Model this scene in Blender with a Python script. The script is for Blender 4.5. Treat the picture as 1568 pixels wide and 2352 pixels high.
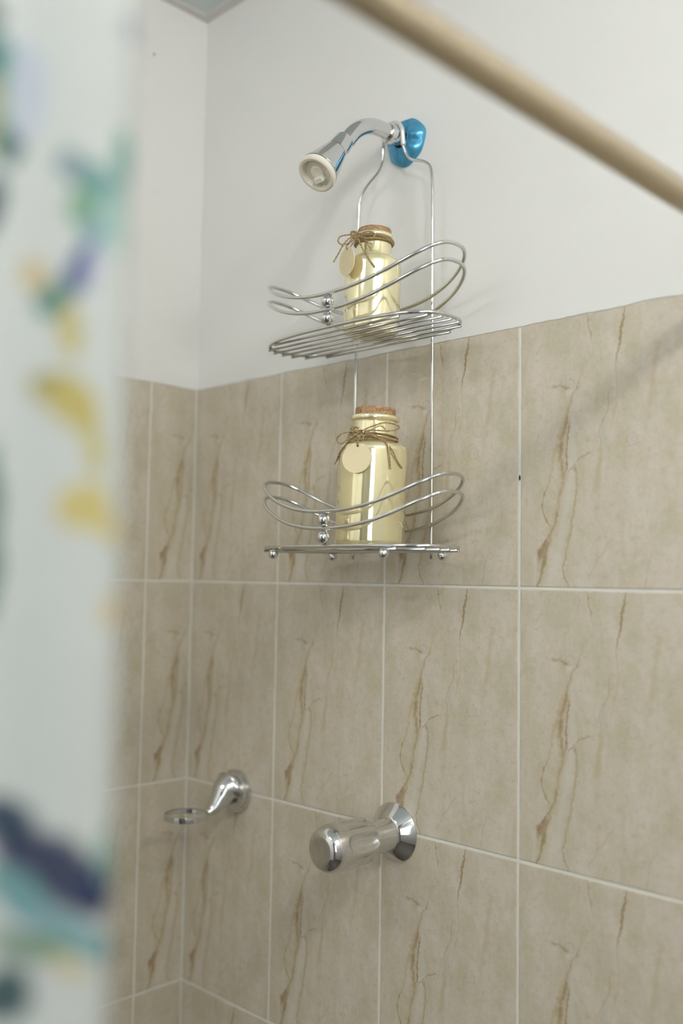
import bpy, bmesh, math, random
from mathutils import Vector, Matrix

for o in list(bpy.data.objects):
    bpy.data.objects.remove(o, do_unlink=True)
scene = bpy.context.scene
COL = scene.collection
random.seed(7)

# ------------------------------------------------------------------ camera
cd = bpy.data.cameras.new('camera')
cam = bpy.data.objects.new('camera', cd)
COL.objects.link(cam)
right = Vector((0.71506955, 0.69886139, 0.01638))
down = Vector((-0.0356759, 0.05988442, -0.99756759))
fwd = Vector((-0.69814237, 0.71274583, 0.06775403))
rot = Matrix((right, -down, -fwd)).transposed().to_4x4()
cam.matrix_world = Matrix.Translation((1.2384, -0.9355, 1.5069)) @ rot
cd.sensor_fit = 'VERTICAL'
cd.sensor_height = 36.0
cd.sensor_width = 24.0
cd.lens = 2261.5 / 2352 * 36.0
cd.clip_start = 0.02
cd.dof.use_dof = True
cd.dof.focus_distance = 1.165
cd.dof.aperture_fstop = 1.7
cd.dof.aperture_blades = 0
scene.camera = cam

# ------------------------------------------------------------------ light and exposure
world = bpy.data.worlds.new('world')
scene.world = world
world.use_nodes = True
wb = world.node_tree.nodes['Background']
wb.inputs[0].default_value = (0.75, 0.85, 1.0, 1)
wb.inputs[1].default_value = 1.0

WINDOW_FILL_POWER = 5.5      # fill light at an added, unseen window in the right-hand wall
DOME_FILL_RADIANCE = 6.5      # glow of an unseen ceiling dome, added as ambient fill
GLOBE_RADIANCE = 76.0    # the two glowing globes of the vanity light on the right-hand wall
wl = bpy.data.lights.new('window_fill_light', 'AREA')  # soft fill posing as daylight, added to balance the walls
wl.shape = 'RECTANGLE'
wl.size = 0.70
wl.size_y = 0.90
wl.energy = WINDOW_FILL_POWER
wl.color = (0.90, 0.96, 1.0)
wlo = bpy.data.objects.new('window_fill_light', wl)
COL.objects.link(wlo)
wlo.location = (1.855, -1.65, 1.55)
wlo.rotation_euler = (math.radians(90), 0, math.radians(90))

vs = scene.view_settings
vs.view_transform = 'Standard'
vs.look = 'None'
vs.gamma = 1.0
vs.use_curve_mapping = False
vs.exposure = 0.69

# ------------------------------------------------------------------ helpers: objects
def link(o, parent=None):
    COL.objects.link(o)
    if parent is not None:
        o.parent = parent
    return o

def empty(name, loc=(0, 0, 0), rotation=(0, 0, 0), parent=None):
    o = bpy.data.objects.new(name, None)
    o.empty_display_size = 0.02
    o.location = loc
    o.rotation_euler = rotation
    return link(o, parent)

def tag(o, label, cat, group=None):
    o['label'] = label
    o['category'] = cat
    if group:
        o['group'] = group
    return o

def struct(o):
    o['kind'] = 'structure'
    return o

def mesh_obj(name, verts, faces, mat, parent=None, smooth=True, uvs=None):
    me = bpy.data.meshes.new(name)
    me.from_pydata([tuple(v) for v in verts], [], faces)
    me.update()
    bm = bmesh.new(); bm.from_mesh(me)
    bmesh.ops.recalc_face_normals(bm, faces=bm.faces)
    bm.to_mesh(me); bm.free()
    if smooth:
        for p in me.polygons:
            p.use_smooth = True
    if mat:
        me.materials.append(mat)
    return link(bpy.data.objects.new(name, me), parent)

def edge_split_smooth(o, deg=35):
    """sharp edges above an angle, so that steps read crisp on smooth lathes"""
    bm = bmesh.new(); bm.from_mesh(o.data)
    for e in bm.edges:
        if len(e.link_faces) == 2 and e.calc_face_angle(0) > math.radians(deg):
            e.smooth = False
    bm.to_mesh(o.data); bm.free()
    return o

def box_data(x0, x1, y0, y1, z0, z1, base=0):
    v = [(x0, y0, z0), (x1, y0, z0), (x1, y1, z0), (x0, y1, z0), (x0, y0, z1), (x1, y0, z1), (x1, y1, z1), (x0, y1, z1)]
    f = [(0, 3, 2, 1), (4, 5, 6, 7), (0, 1, 5, 4), (1, 2, 6, 5), (2, 3, 7, 6), (3, 0, 4, 7)]
    return v, [tuple(i + base for i in q) for q in f]

def boxes_obj(name, boxes, mat, parent=None):
    V, F = [], []
    for b in boxes:
        v, f = box_data(*b, base=len(V))
        V += v; F += f
    return mesh_obj(name, V, F, mat, parent, smooth=False)

def catmull(pts, n=8, closed=False):
    pts = [Vector(p) for p in pts]
    N = len(pts)
    out = []
    segs = N if closed else N - 1
    for i in range(segs):
        if closed:
            p0, p1, p2, p3 = pts[(i - 1) % N], pts[i], pts[(i + 1) % N], pts[(i + 2) % N]
        else:
            p1, p2 = pts[i], pts[i + 1]
            p0 = pts[i - 1] if i > 0 else p1 * 2 - p2
            p3 = pts[i + 2] if i + 2 < N else p2 * 2 - p1
        for k in range(n):
            t = k / n
            out.append(0.5 * ((2 * p1) + (p2 - p0) * t + (2 * p0 - 5 * p1 + 4 * p2 - p3) * t * t + (3 * p1 - p0 - 3 * p2 + p3) * t ** 3))
    if not closed:
        out.append(pts[-1])
    return out

def tube_data(path, r, sides=10, closed=False, base=0, taper=None):
    path = [Vector(p) for p in path]
    N = len(path)
    tang = []
    for i in range(N):
        a = path[(i - 1) % N] if (closed or i > 0) else path[i]
        b = path[(i + 1) % N] if (closed or i < N - 1) else path[i]
        t = (b - a)
        tang.append(t.normalized() if t.length > 1e-9 else Vector((0, 0, 1)))
    ref = Vector((0, 0, 1)) if abs(tang[0].z) < 0.9 else Vector((1, 0, 0))
    nrm = (ref - tang[0] * ref.dot(tang[0])).normalized()
    normals = [nrm]
    for i in range(1, N):
        nrm = (nrm - tang[i] * nrm.dot(tang[i]))
        if nrm.length < 1e-6:
            nrm = tang[i].orthogonal()
        nrm.normalize()
        normals.append(nrm)
    twist = 0.0
    if closed:
        last = (normals[-1] - tang[0] * normals[-1].dot(tang[0])).normalized()
        twist = math.atan2(last.cross(normals[0]).dot(tang[0]), last.dot(normals[0]))
    V, F = [], []
    for i in range(N):
        rr = r if taper is None else taper[i]
        b = tang[i].cross(normals[i])
        for k in range(sides):
            a = 2 * math.pi * k / sides + twist * i / N
            V.append(path[i] + (normals[i] * math.cos(a) + b * math.sin(a)) * rr)
    M = N if closed else N - 1
    for i in range(M):
        j = (i + 1) % N
        for k in range(sides):
            l = (k + 1) % sides
            F.append((base + i * sides + k, base + i * sides + l, base + j * sides + l, base + j * sides + k))
    if not closed:
        F.append(tuple(base + k for k in range(sides))[::-1])
        F.append(tuple(base + (N - 1) * sides + k for k in range(sides)))
    return V, F

def tube_obj(name, path, r, mat, parent=None, sides=10, closed=False, taper=None):
    V, F = tube_data(path, r, sides, closed, 0, taper)
    return mesh_obj(name, V, F, mat, parent)

def lathe_data(profile, seg=48, base=0, cap=True):
    """profile = [(radius, height)], revolved about Z"""
    V, F = [], []
    n = len(profile)
    for r, z in profile:
        for k in range(seg):
            a = 2 * math.pi * k / seg
            V.append(Vector((r * math.cos(a), r * math.sin(a), z)))
    for i in range(n - 1):
        for k in range(seg):
            l = (k + 1) % seg
            F.append((base + i * seg + k, base + i * seg + l, base + (i + 1) * seg + l, base + (i + 1) * seg + k))
    if cap:
        F.append(tuple(base + k for k in range(seg))[::-1])
        F.append(tuple(base + (n - 1) * seg + k for k in range(seg)))
    return V, F

def axis_matrix(origin, axis):
    """local Z -> axis, placed at origin"""
    z = Vector(axis).normalized()
    q = Vector((0, 0, 1)).rotation_difference(z)
    return Matrix.Translation(origin) @ q.to_matrix().to_4x4()

def lathe_obj(name, profile, mat, parent=None, seg=48, M=None, sharp=35):
    V, F = lathe_data(profile, seg)
    if M is not None:
        V = [M @ v for v in V]
    o = mesh_obj(name, V, F, mat, parent)
    return edge_split_smooth(o, sharp)

def sphere_obj(name, c, r, mat, parent=None, seg=24, rings=14):
    prof = [(max(r * math.sin(math.pi * i / rings), r * 0.01), -r * math.cos(math.pi * i / rings)) for i in range(rings + 1)]
    V, F = lathe_data(prof, seg)
    return mesh_obj(name, [v + Vector(c) for v in V], F, mat, parent)

# ------------------------------------------------------------------ helpers: materials
def lin(c):
    c = c / 255.0
    return c / 12.92 if c <= 0.04045 else ((c + 0.055) / 1.055) ** 2.4

def rgb(r, g, b):
    return (lin(r), lin(g), lin(b), 1.0)

class NT:
    def __init__(self, name):
        self.m = bpy.data.materials.new(name)
        self.m.use_nodes = True
        self.t = self.m.node_tree
        self.n = self.t.nodes
        self.b = self.n['Principled BSDF']
    def new(self, kind, **kw):
        n = self.n.new(kind)
        for k, v in kw.items():
            setattr(n, k, v)
        return n
    def set(self, sock, v):
        if isinstance(v, bpy.types.NodeSocket):
            self.t.links.new(v, sock)
        else:
            sock.default_value = v
    def math(self, op, a, b=None, c=None, clamp=False):
        n = self.new('ShaderNodeMath', operation=op)
        n.use_clamp = clamp
        self.set(n.inputs[0], a)
        if b is not None: self.set(n.inputs[1], b)
        if c is not None: self.set(n.inputs[2], c)
        return n.outputs[0]
    def smooth(self, v, a, b, lo=0.0, hi=1.0):
        n = self.new('ShaderNodeMapRange', interpolation_type='SMOOTHSTEP')
        self.set(n.inputs['Value'], v)
        for k, x in (('From Min', a), ('From Max', b), ('To Min', lo), ('To Max', hi)):
            self.set(n.inputs[k], x)
        return n.outputs['Result']
    def noise(self, vec, scale, detail=4, rough=0.55, dist=0.0):
        n = self.new('ShaderNodeTexNoise')
        if vec is not None: self.set(n.inputs['Vector'], vec)
        n.inputs['Scale'].default_value = scale
        n.inputs['Detail'].default_value = detail
        n.inputs['Roughness'].default_value = rough
        n.inputs['Distortion'].default_value = dist
        return n.outputs['Fac']
    def mix(self, fac, a, b, mode='MIX'):
        n = self.new('ShaderNodeMix', data_type='RGBA', blend_type=mode)
        self.set(n.inputs[0], fac)
        self.set(n.inputs[6], a)
        self.set(n.inputs[7], b)
        return n.outputs[2]
    def curve(self, val, pts):
        n = self.new('ShaderNodeFloatCurve')
        cv = n.mapping.curves[0]
        pts = sorted(pts)
        cv.points[0].location = pts[0]
        cv.points[1].location = pts[-1]
        for p in pts[1:-1]:
            cv.points.new(*p)
        for p in cv.points:
            p.handle_type = 'AUTO_CLAMPED'
        n.mapping.update()
        self.set(n.inputs['Value'], val)
        return n.outputs[0]
    def bump(self, h, strength, dist=0.001):
        n = self.new('ShaderNodeBump')
        n.inputs['Strength'].default_value = strength
        n.inputs['Distance'].default_value = dist
        self.set(n.inputs['Height'], h)
        self.t.links.new(n.outputs[0], self.b.inputs['Normal'])
    def mapped(self, scale=(1, 1, 1), coord='Object'):
        tc = self.new('ShaderNodeTexCoord')
        mp = self.new('ShaderNodeMapping')
        mp.inputs['Scale'].default_value = scale
        self.t.links.new(tc.outputs[coord], mp.inputs['Vector'])
        return mp.outputs[0]
    def pbr(self, col=None, rough=None, metal=None, **kw):
        if col is not None: self.set(self.b.inputs['Base Color'], col)
        if rough is not None: self.set(self.b.inputs['Roughness'], rough)
        if metal is not None: self.set(self.b.inputs['Metallic'], metal)
        for k, v in kw.items():
            self.set(self.b.inputs[k], v)
        return self.m

def mat_plain(name, col, rough=0.5, metal=0.0, **kw):
    return NT(name).pbr(col, rough, metal, **kw)

def mat_paint():
    t = NT('white_wall_paint')
    co = t.mapped((1, 1, 1))
    a = t.noise(co, 4.0, 5)
    col = t.mix(a, rgb(226, 224, 220), rgb(231, 230, 226))
    t.bump(t.noise(co, 180.0, 3), 0.15, 0.0006)
    return t.pbr(col, 0.6)

def mat_chrome(name='chrome', col=(0.70, 0.70, 0.705, 1), rough=0.06):
    t = NT(name)
    co = t.mapped((1, 1, 1))
    r = t.smooth(t.noise(co, 90.0, 4), 0.35, 0.75, rough * 0.7, rough * 1.7)
    return t.pbr(col, r, 1.0)

# printed ceramic: every tile carries the same stone print
def mat_tile():
    t = NT('veined_beige_tile')
    uvn = t.new('ShaderNodeUVMap'); uvn.uv_map = 'UVMap'
    sep = t.new('ShaderNodeSeparateXYZ')
    t.t.links.new(uvn.outputs[0], sep.inputs[0])
    u, v = sep.outputs[0], sep.outputs[1]
    mp = t.new('ShaderNodeMapping'); mp.inputs['Scale'].default_value = (0.2, 0.3, 1)
    t.t.links.new(uvn.outputs[0], mp.inputs['Vector'])
    m = mp.outputs[0]                                  # metres on the tile
    st = t.new('ShaderNodeMapping'); st.inputs['Scale'].default_value = (2.6, 1, 1); st.inputs['Rotation'].default_value = (0, 0, math.radians(-9))
    t.t.links.new(m, st.inputs['Vector'])
    big = t.noise(st.outputs[0], 14.0, 6, 0.62, 0.6)
    mid = t.noise(m, 38.0, 7, 0.65, 0.3)
    fine = t.noise(m, 330.0, 6, 0.7)
    streak = t.new('ShaderNodeMapping'); streak.inputs['Scale'].default_value = (9, 1, 1); streak.inputs['Rotation'].default_value = (0, 0, math.radians(-7))
    t.t.links.new(m, streak.inputs['Vector'])
    stn = t.noise(streak.outputs[0], 9.0, 5, 0.6, 0.4)
    dark, lite, olive = rgb(199, 190, 170), rgb(215, 204, 193), rgb(192, 183, 153)
    col = t.mix(t.smooth(big, 0.32, 0.68), dark, lite)
    col = t.mix(t.smooth(mid, 0.46, 0.70, 0, 0.5), col, olive)
    gr = t.noise(m, 120.0, 7, 0.72, 0.2)
    col = t.mix(t.smooth(gr, 0.52, 0.68, 0, 0.5), col, rgb(180, 170, 145))
    col = t.mix(t.smooth(gr, 0.46, 0.32, 0, 0.5), col, rgb(222, 213, 203))
    col = t.mix(t.smooth(stn, 0.54, 0.74, 0, 0.4), col, rgb(216, 211, 203))
    col = t.mix(t.smooth(stn, 0.46, 0.26, 0, 0.3), col, rgb(190, 178, 148))
    col = t.mix(t.smooth(fine, 0.55, 0.72, 0, 0.5), col, rgb(164, 154, 132))
    col = t.mix(t.smooth(fine, 0.45, 0.28, 0, 0.4), col, rgb(224, 217, 206))
    pits = t.noise(m, 520.0, 2, 0.5)
    col = t.mix(t.smooth(pits, 0.70, 0.78, 0, 0.55), col, rgb(140, 129, 108))
    # wobble of the vein edges
    wob = t.math('MULTIPLY', t.math('SUBTRACT', t.noise(m, 75.0, 4, 0.65), 0.5), 0.045)
    wob2 = t.math('MULTIPLY', t.math('SUBTRACT', t.noise(m, 260.0, 4, 0.7), 0.5), 0.02)
    wu = t.math('ADD', t.math('ADD', u, wob), wob2)
    wv = t.math('ADD', t.math('ADD', v, t.math('MULTIPLY', wob, 0.7)), wob2)
    brk = t.smooth(t.noise(m, 60.0, 5, 0.7), 0.30, 0.58, 0.45, 1.0)
    def vein(col, along, across, centre, width, strength, colour, soft=0.35):
        c = t.curve(along, centre)
        w = t.curve(along, width)
        s = t.curve(along, strength)
        d = t.math('ABSOLUTE', t.math('SUBTRACT', across, c))
        q = t.math('DIVIDE', d, t.math('MAXIMUM', w, 0.0005))
        mask = t.smooth(q, soft, 1.0, 1.0, 0.0)
        f = t.math('MULTIPLY', t.math('MULTIPLY', mask, s), brk, clamp=True)
        return t.mix(f, col, colour)
    def span(lo, hi, k, soft=0.03):
        return [(0, 0 if lo > soft else k), (max(lo - soft, 0.001), 0), (lo + soft, k), (hi - soft, k), (min(hi + soft, 0.999), 0), (1, 0 if hi < 1 - soft else k)]
    brown, tan, red, pale = rgb(158, 134, 94), rgb(180, 162, 120), rgb(154, 120, 92), rgb(211, 206, 198)
    main = [(0.781, .387), (.738, .364), (.701, .329), (.644, .305), (.573, .279), (.509, .258), (.454, .267), (.406, .276), (.37, .264), (.306, .246), (.241, .225), (.182, .193), (.129, .160), (.08, .153), (.035, .132), (.006, .116)]
    # broad pale ribbon between the strands
    col = vein(col, v, wu, [(0.05, .235), (.211, .272), (.353, .31), (.493, .335), (.631, .325), (.9, .345)], [(0, .03), (.5, .035), (.9, .02), (1, .01)], [(0, .5), (.3, .6), (.65, .55), (.85, 0), (1, 0)], pale, 0.1)
    col = vein(col, v, wu, [(0.2, .52), (.55, .518), (.9, .60)], [(0, .02), (.5, .02), (.57, .022), (.64, .008), (1, .003)], [(0, 0), (.45, 0), (.52, .4), (.555, .9), (.6, .4), (.66, .1), (.7, 0), (1, 0)], rgb(196, 192, 184), 0.1)
    # broad ochre cloud around the main vein
    col = vein(col, v, wu, main, [(0, .02), (.15, .045), (.3, .03), (.5, .055), (.62, .04), (.8, .02), (1, .01)], [(0, .35), (.1, .5), (.3, .45), (.5, .6), (.66, .5), (.8, .2), (.86, 0), (1, 0)], tan, 0.05)
    col = vein(col, v, wu, main, [(0, .006), (.06, .012), (.12, .024), (.2, .014), (.3, .012), (.42, .014), (.5, .02), (.6, .016), (.68, .010), (.78, .008), (1, .004)], [(0, .8), (.15, .75), (.25, .55), (.35, .4), (.45, .6), (.56, .75), (.65, .45), (.74, .35), (.80, 0), (1, 0)], brown, 0.2)
    col = vein(col, v, wu, [(.104, .123), (.133, .132), (.171, .162), (.213, .217)], [(0, .004), (.1, .016), (.133, .024), (.17, .014), (.22, .005), (1, .004)], span(.095, .21, .8), red)
    col = vein(col, v, wu, [(.631, .317), (.561, .305), (.504, .293), (.456, .299), (.41, .288)], [(0, .007), (1, .008)], span(.42, .60, .75), red)
    col = vein(col, v, wu, [(.631, .300), (.561, .290), (.504, .281), (.456, .280), (.41, .278)], [(0, .005), (1, .005)], span(.43, .56, .6), rgb(198, 190, 176))
    col = vein(col, v, wu, [(.658, .299), (.593, .27), (.535, .24), (.484, .216), (.441, .204), (.391, .186), (.349, .159), (.302, .143), (.262, .159), (.23, .186), (.218, .208)], [(0, .008), (.35, .009), (.45, .016), (.6, .02), (1, .01)], [(0, 0), (.2, 0), (.235, .6), (.35, .55), (.45, .5), (.55, .45), (.66, 0), (1, 0)], tan, 0.2)
    col = vein(col, v, wu, [(.302, .143), (.262, .159), (.23, .186), (.218, .208), (.349, .159), (.391, .186)], [(0, .005), (1, .006)], span(.215, .37, .6), brown)
    col = vein(col, v, wu, [(.45, .343), (.386, .358), (.302, .343), (.204, .32), (.125, .292), (.062, .276), (.014, .3)], [(0, .006), (.1, .010), (.3, .014), (.45, .007), (1, .006)], [(0, .7), (.2, .62), (.3, .6), (.43, .55), (.46, 0), (1, 0)], tan, 0.15)
    col = vein(col, v, wu, [(.45, .350), (.386, .364), (.302, .349), (.204, .326), (.125, .298), (.062, .280), (.014, .302)], [(0, .005), (1, .005)], [(0, .55), (.1, .3), (.3, .35), (.43, .6), (.46, 0), (1, 0)], brown)
    col = vein(col, v, wu, [(.989, .641), (.939, .633), (.878, .615), (.803, .591)], [(0, .005), (.8, .006), (.93, .012), (1, .006)], [(0, 0), (.785, 0), (.81, .8), (.93, .85), (.985, .7), (1, .2)], brown)
    col = vein(col, v, wu, [(.803, .591), (.716, .599), (.655, .59), (.58, .568)], [(0, .007), (1, .008)], span(.57, .80, .4), tan)
    col = vein(col, v, wu, [(.706, .552), (.645, .546), (.603, .523), (.561, .495), (.528, .501), (.474, .501), (.405, .489), (.33, .472)], [(0, .03), (.33, .03), (.48, .022), (.55, .007), (.65, .009), (1, .008)], [(0, 0), (.30, 0), (.36, .35), (.5, .5), (.56, .65), (.66, .6), (.71, .1), (.74, 0), (1, 0)], tan, 0.2)
    col = vein(col, v, wu, [(1.0, .422), (.948, .434), (.883, .454)], [(0, .004), (1, .006)], [(0, 0), (.87, 0), (.9, .6), (.96, .7), (1, .6)], brown)
    col = vein(col, v, wu, [(.19, .588), (.104, .489), (.035, .427)], [(0, .008), (1, .008)], span(.04, .19, .4), tan)
    col = vein(col, v, wu, [(.15, .80), (.08, .77), (0.0, .75)], [(0, .005), (1, .005)], [(0, .5), (.1, .4), (.16, 0), (1, 0)], brown)
    col = vein(col, v, wu, [(.85, .83), (.72, .80), (.62, .78)], [(0, .02), (1, .03)], span(.63, .84, .4), tan, 0.05)
    # veins that run sideways
    col = vein(col, u, wv, [(.191, .747), (.245, .746), (.299, .735), (.323, .728)], [(0, .010), (.25, .011), (.33, .004), (1, .004)], span(.20, .315, .6), brown)
    col = vein(col, u, wv, [(.3, .418), (.329, .438), (.376, .470), (.439, .485)], [(0, .005), (1, .005)], span(.305, .44, .65), brown)
    # a few shell-like rings in the stone
    for (cu, cv_, rr) in ((.686, .522, .022), (.129, .637, .008), (.317, .745, .018), (.36, .96, .014)):
        du = t.math('MULTIPLY', t.math('SUBTRACT', wu, cu), 0.2 / 0.3)
        dv = t.math('SUBTRACT', wv, cv_)
        d = t.math('SQRT', t.math('ADD', t.math('MULTIPLY', du, du), t.math('MULTIPLY', dv, dv)))
        col = t.mix(t.smooth(d, rr * 0.4, rr, 0.5, 0.0), col, rgb(194, 188, 178))
        ring = t.smooth(t.math('ABSOLUTE', t.math('SUBTRACT', d, rr)), 0.0, 0.004, 0.35, 0.0)
        col = t.mix(ring, col, rgb(160, 146, 118))
    h = t.math('ADD', t.math('MULTIPLY', fine, 0.6), gr)
    t.bump(h, 0.22, 0.0007)
    col = t.mix(1.0, col, (0.90, 0.895, 0.855, 1), 'MULTIPLY')
    return t.pbr(col, t.smooth(fine, 0.3, 0.7, 0.36, 0.55), 0.0)

def mat_grout():
    t = NT('pale_grout')
    a = t.noise(t.mapped(), 60.0, 5)
    col = t.mix(a, rgb(212, 210, 202), rgb(228, 226, 218))
    t.bump(t.noise(t.mapped(), 400.0, 3), 0.3, 0.0005)
    return t.pbr(col, 0.8)

M_PAINT = mat_paint()
M_TILE = mat_tile()
M_GROUT = mat_grout()
M_CHROME = mat_chrome()
M_WIRE = mat_chrome('chromed_wire', (0.66, 0.66, 0.65, 1), 0.13)

# ------------------------------------------------------------------ the room
RX, RY, RZ = 1.85, -2.2, 2.402
TILE_TOP = 1.8
PITCH_X, PITCH_Z = 0.2030, 0.300
GAP = 0.0028
FACE = 0.0022      # how far the tile face stands off the wall plane

floor = struct(boxes_obj('floor', [(-0.1, RX + 0.1, RY - 0.1, 0.1, -0.1, 0.0)], mat_plain('floor_stone', rgb(96, 88, 78), 0.45)))
ceiling = struct(boxes_obj('ceiling', [(-0.1, RX + 0.1, RY - 0.1, 0.1, RZ, RZ + 0.1)], mat_plain('ceiling_panel', rgb(206, 214, 214), 0.5)))
wall_back = struct(boxes_obj('wall_back', [(-0.1, RX + 0.1, 0.0, 0.1, 0.0, RZ)], M_PAINT))
wall_left = struct(boxes_obj('wall_left', [(-0.1, 0.0, RY, 0.0, 0.0, RZ)], M_PAINT))
wall_front = struct(boxes_obj('wall_front', [(-0.1, RX + 0.1, RY - 0.1, RY, 0, RZ)], M_PAINT))
WY0, WY1, WZ0, WZ1 = -2.05, -1.25, 1.05, 2.05
wall_right = struct(boxes_obj('wall_right', [(RX, RX + 0.1, RY, WY0, 0, RZ), (RX, RX + 0.1, WY1, 0, 0, RZ), (RX, RX + 0.1, WY0, WY1, 0, WZ0), (RX, RX + 0.1, WY0, WY1, WZ1, RZ)], M_PAINT))
fill_window_1 = struct(boxes_obj('fill_window_1', [(RX + 0.01, RX + 0.07, WY0, WY0 + 0.04, WZ0, WZ1), (RX + 0.01, RX + 0.07, WY1 - 0.04, WY1, WZ0, WZ1), (RX + 0.01, RX + 0.07, WY0 + 0.04, WY1 - 0.04, WZ0, WZ0 + 0.04), (RX + 0.01, RX + 0.07, WY0 + 0.04, WY1 - 0.04, WZ1 - 0.04, WZ1)], mat_plain('fill_window_frame_white', rgb(235, 235, 232), 0.4)))  # unseen window frame, added around the fill light
boxes_obj('fill_window_pane', [(RX + 0.037, RX + 0.045, WY0 + 0.04, WY1 - 0.04, WZ0 + 0.04, WZ1 - 0.04)], mat_plain('frosted_glass', (0.9, 0.95, 0.97, 1), 0.7, 0.0, **{'Transmission Weight': 0.8}), fill_window_1)

added_door_1 = struct(boxes_obj('added_door_1', [(0.85, 1.65, RY, RY + 0.03, 0.0, 2.05)], mat_plain('added_door_dark_wood', rgb(62, 46, 34), 0.4)))  # unseen dark door, added to give the chrome dark reflections
lathe_obj('added_door_handle', [(0.012, 0.0), (0.012, 0.04), (0.028, 0.045), (0.028, 0.06), (0.02, 0.068)], M_CHROME, added_door_1, 24, axis_matrix((0.93, RY + 0.03, 1.0), (0, 1, 0)))

# ceiling edge trim along the two walls
M_TRIM = mat_plain('ceiling_trim_white', rgb(212, 208, 204), 0.45)
struct(boxes_obj('trim_1', [(0.0, RX, -0.016, 0.0, 2.399, RZ)], M_TRIM))
struct(boxes_obj('trim_2', [(0.0, 0.016, RY, -0.016, 2.399, RZ)], M_TRIM))

def tile_mesh(name, w, h, u0, u1, v0=0.0, v1=1.0):
    """front faces -Y, sits on y = 0; origin at its lower left corner; softly chamfered front"""
    c = 0.0009
    d = FACE
    rings = [(0.0, 0.0), (0.0, -d + c), (c * 0.45, -d + c * 0.3), (c * 1.5, -d)]
    V, F = [], []
    for ins, y in rings:
        V += [(ins, y, ins), (w - ins, y, ins), (w - ins, y, h - ins), (ins, y, h - ins)]
    for i in range(len(rings) - 1):
        for k in range(4):
            l = (k + 1) % 4
            F.append((i * 4 + k, i * 4 + l, i * 4 + 4 + l, i * 4 + 4 + k))
    b = 4 * (len(rings) - 1)
    F.append((b, b + 1, b + 2, b + 3))
    me = bpy.data.meshes.new(name)
    me.from_pydata(V, [], F)
    uv = me.uv_layers.new(name='UVMap')
    for lp in me.loops:
        x, _, z = V[lp.vertex_index]
        uv.data[lp.index].uv = (u0 + (u1 - u0) * x / w, v0 + (v1 - v0) * z / h)
    bm = bmesh.new(); bm.from_mesh(me)
    bmesh.ops.recalc_face_normals(bm, faces=bm.faces)
    # keep the open back: normals must look outwards (-Y)
    big = max(bm.faces, key=lambda f: f.calc_area())
    if big.normal.y > 0:
        bmesh.ops.reverse_faces(bm, faces=bm.faces)
    bm.to_mesh(me); bm.free()
    me.materials.append(M_TILE)
    return me

TW, TH = PITCH_X - GAP, PITCH_Z - GAP
full_tile = tile_mesh('tile', TW, TH, 0, 1)
LEFT_CUT = 0.0875
cut_tile = tile_mesh('tile_cut', LEFT_CUT - GAP * 1.0 - FACE, TH, 0, (LEFT_CUT - GAP - FACE) / TW)
first_w = 0.1995 - GAP * 1.0 - FACE
first_tile = tile_mesh('tile_first', first_w, TH, 1 - first_w / TW, 1)

# grout beds: the wall behind the joints, a hair behind the tile faces
COLS_B = 7
bx_end = 0.1995 + (COLS_B - 1) * PITCH_X
boxes_obj('grout', [(0.0, bx_end, -FACE * 0.62, 0.0005, 0.0, TILE_TOP - 0.0005)], M_GROUT, wall_back)
COLS_L = 6
ly_end = -(LEFT_CUT + (COLS_L - 1) * PITCH_X)
boxes_obj('grout', [(-0.0005, FACE * 0.62, ly_end, -FACE * 0.62, 0.0, TILE_TOP - 0.0005)], M_GROUT, wall_left)

for row in range(6):
    z = row * PITCH_Z + GAP * 0.5
    for c in range(COLS_B):
        if c == 0:
            o = bpy.data.objects.new('tile', first_tile); x = FACE + GAP * 0.5
        else:
            o = bpy.data.objects.new('tile', full_tile); x = 0.1995 + (c - 1) * PITCH_X + GAP * 0.5
        o.location = (x, 0, z)
        o.rotation_euler = (random.uniform(-1, 1) * 0.0006, 0, random.uniform(-1, 1) * 0.0009)
        link(o, wall_back)
    for c in range(COLS_L):
        # left wall: faces +X; local +X of the tile runs towards +Y (the corner)
        if c == 0:
            o = bpy.data.objects.new('tile', cut_tile); y = -LEFT_CUT + GAP * 0.5
        else:
            o = bpy.data.objects.new('tile', full_tile); y = -LEFT_CUT - c * PITCH_X + GAP * 0.5
        o.location = (0, y, z)
        o.rotation_euler = (0, 0, math.radians(90) + random.uniform(-1, 1) * 0.0006)
        link(o, wall_left)

# ragged plaster skim brought down onto the top edge of the tiling
def plaster_edge(name, length, M, parent, seed):
    rnd = random.Random(seed)
    n = int(length / 0.004)
    V, F = [], []
    low = 0.0
    for i in range(n + 1):
        s = length * i / n
        low = 0.75 * low + rnd.uniform(-0.0007, 0.0007)
        lo = TILE_TOP - 0.0012 + low
        for y, z in ((0.0002, TILE_TOP + 0.16), (-0.0001, TILE_TOP + 0.155), (-FACE - 0.0001, TILE_TOP + 0.004), (-FACE - 0.00012, lo)):
            V.append(M @ Vector((s, y, z)))
    for i in range(n):
        for k in range(3):
            F.append((i * 4 + k, i * 4 + k + 1, i * 4 + k + 5, i * 4 + k + 4))
    return mesh_obj(name, V, F, M_PAINT, parent)
plaster_edge('plaster_edge', bx_end, Matrix.Identity(4), wall_back, 3)
plaster_edge('plaster_edge', -ly_end, Matrix.Translation((0, ly_end, 0)) @ Matrix.Rotation(math.radians(90), 4, 'Z'), wall_left, 4)

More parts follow.
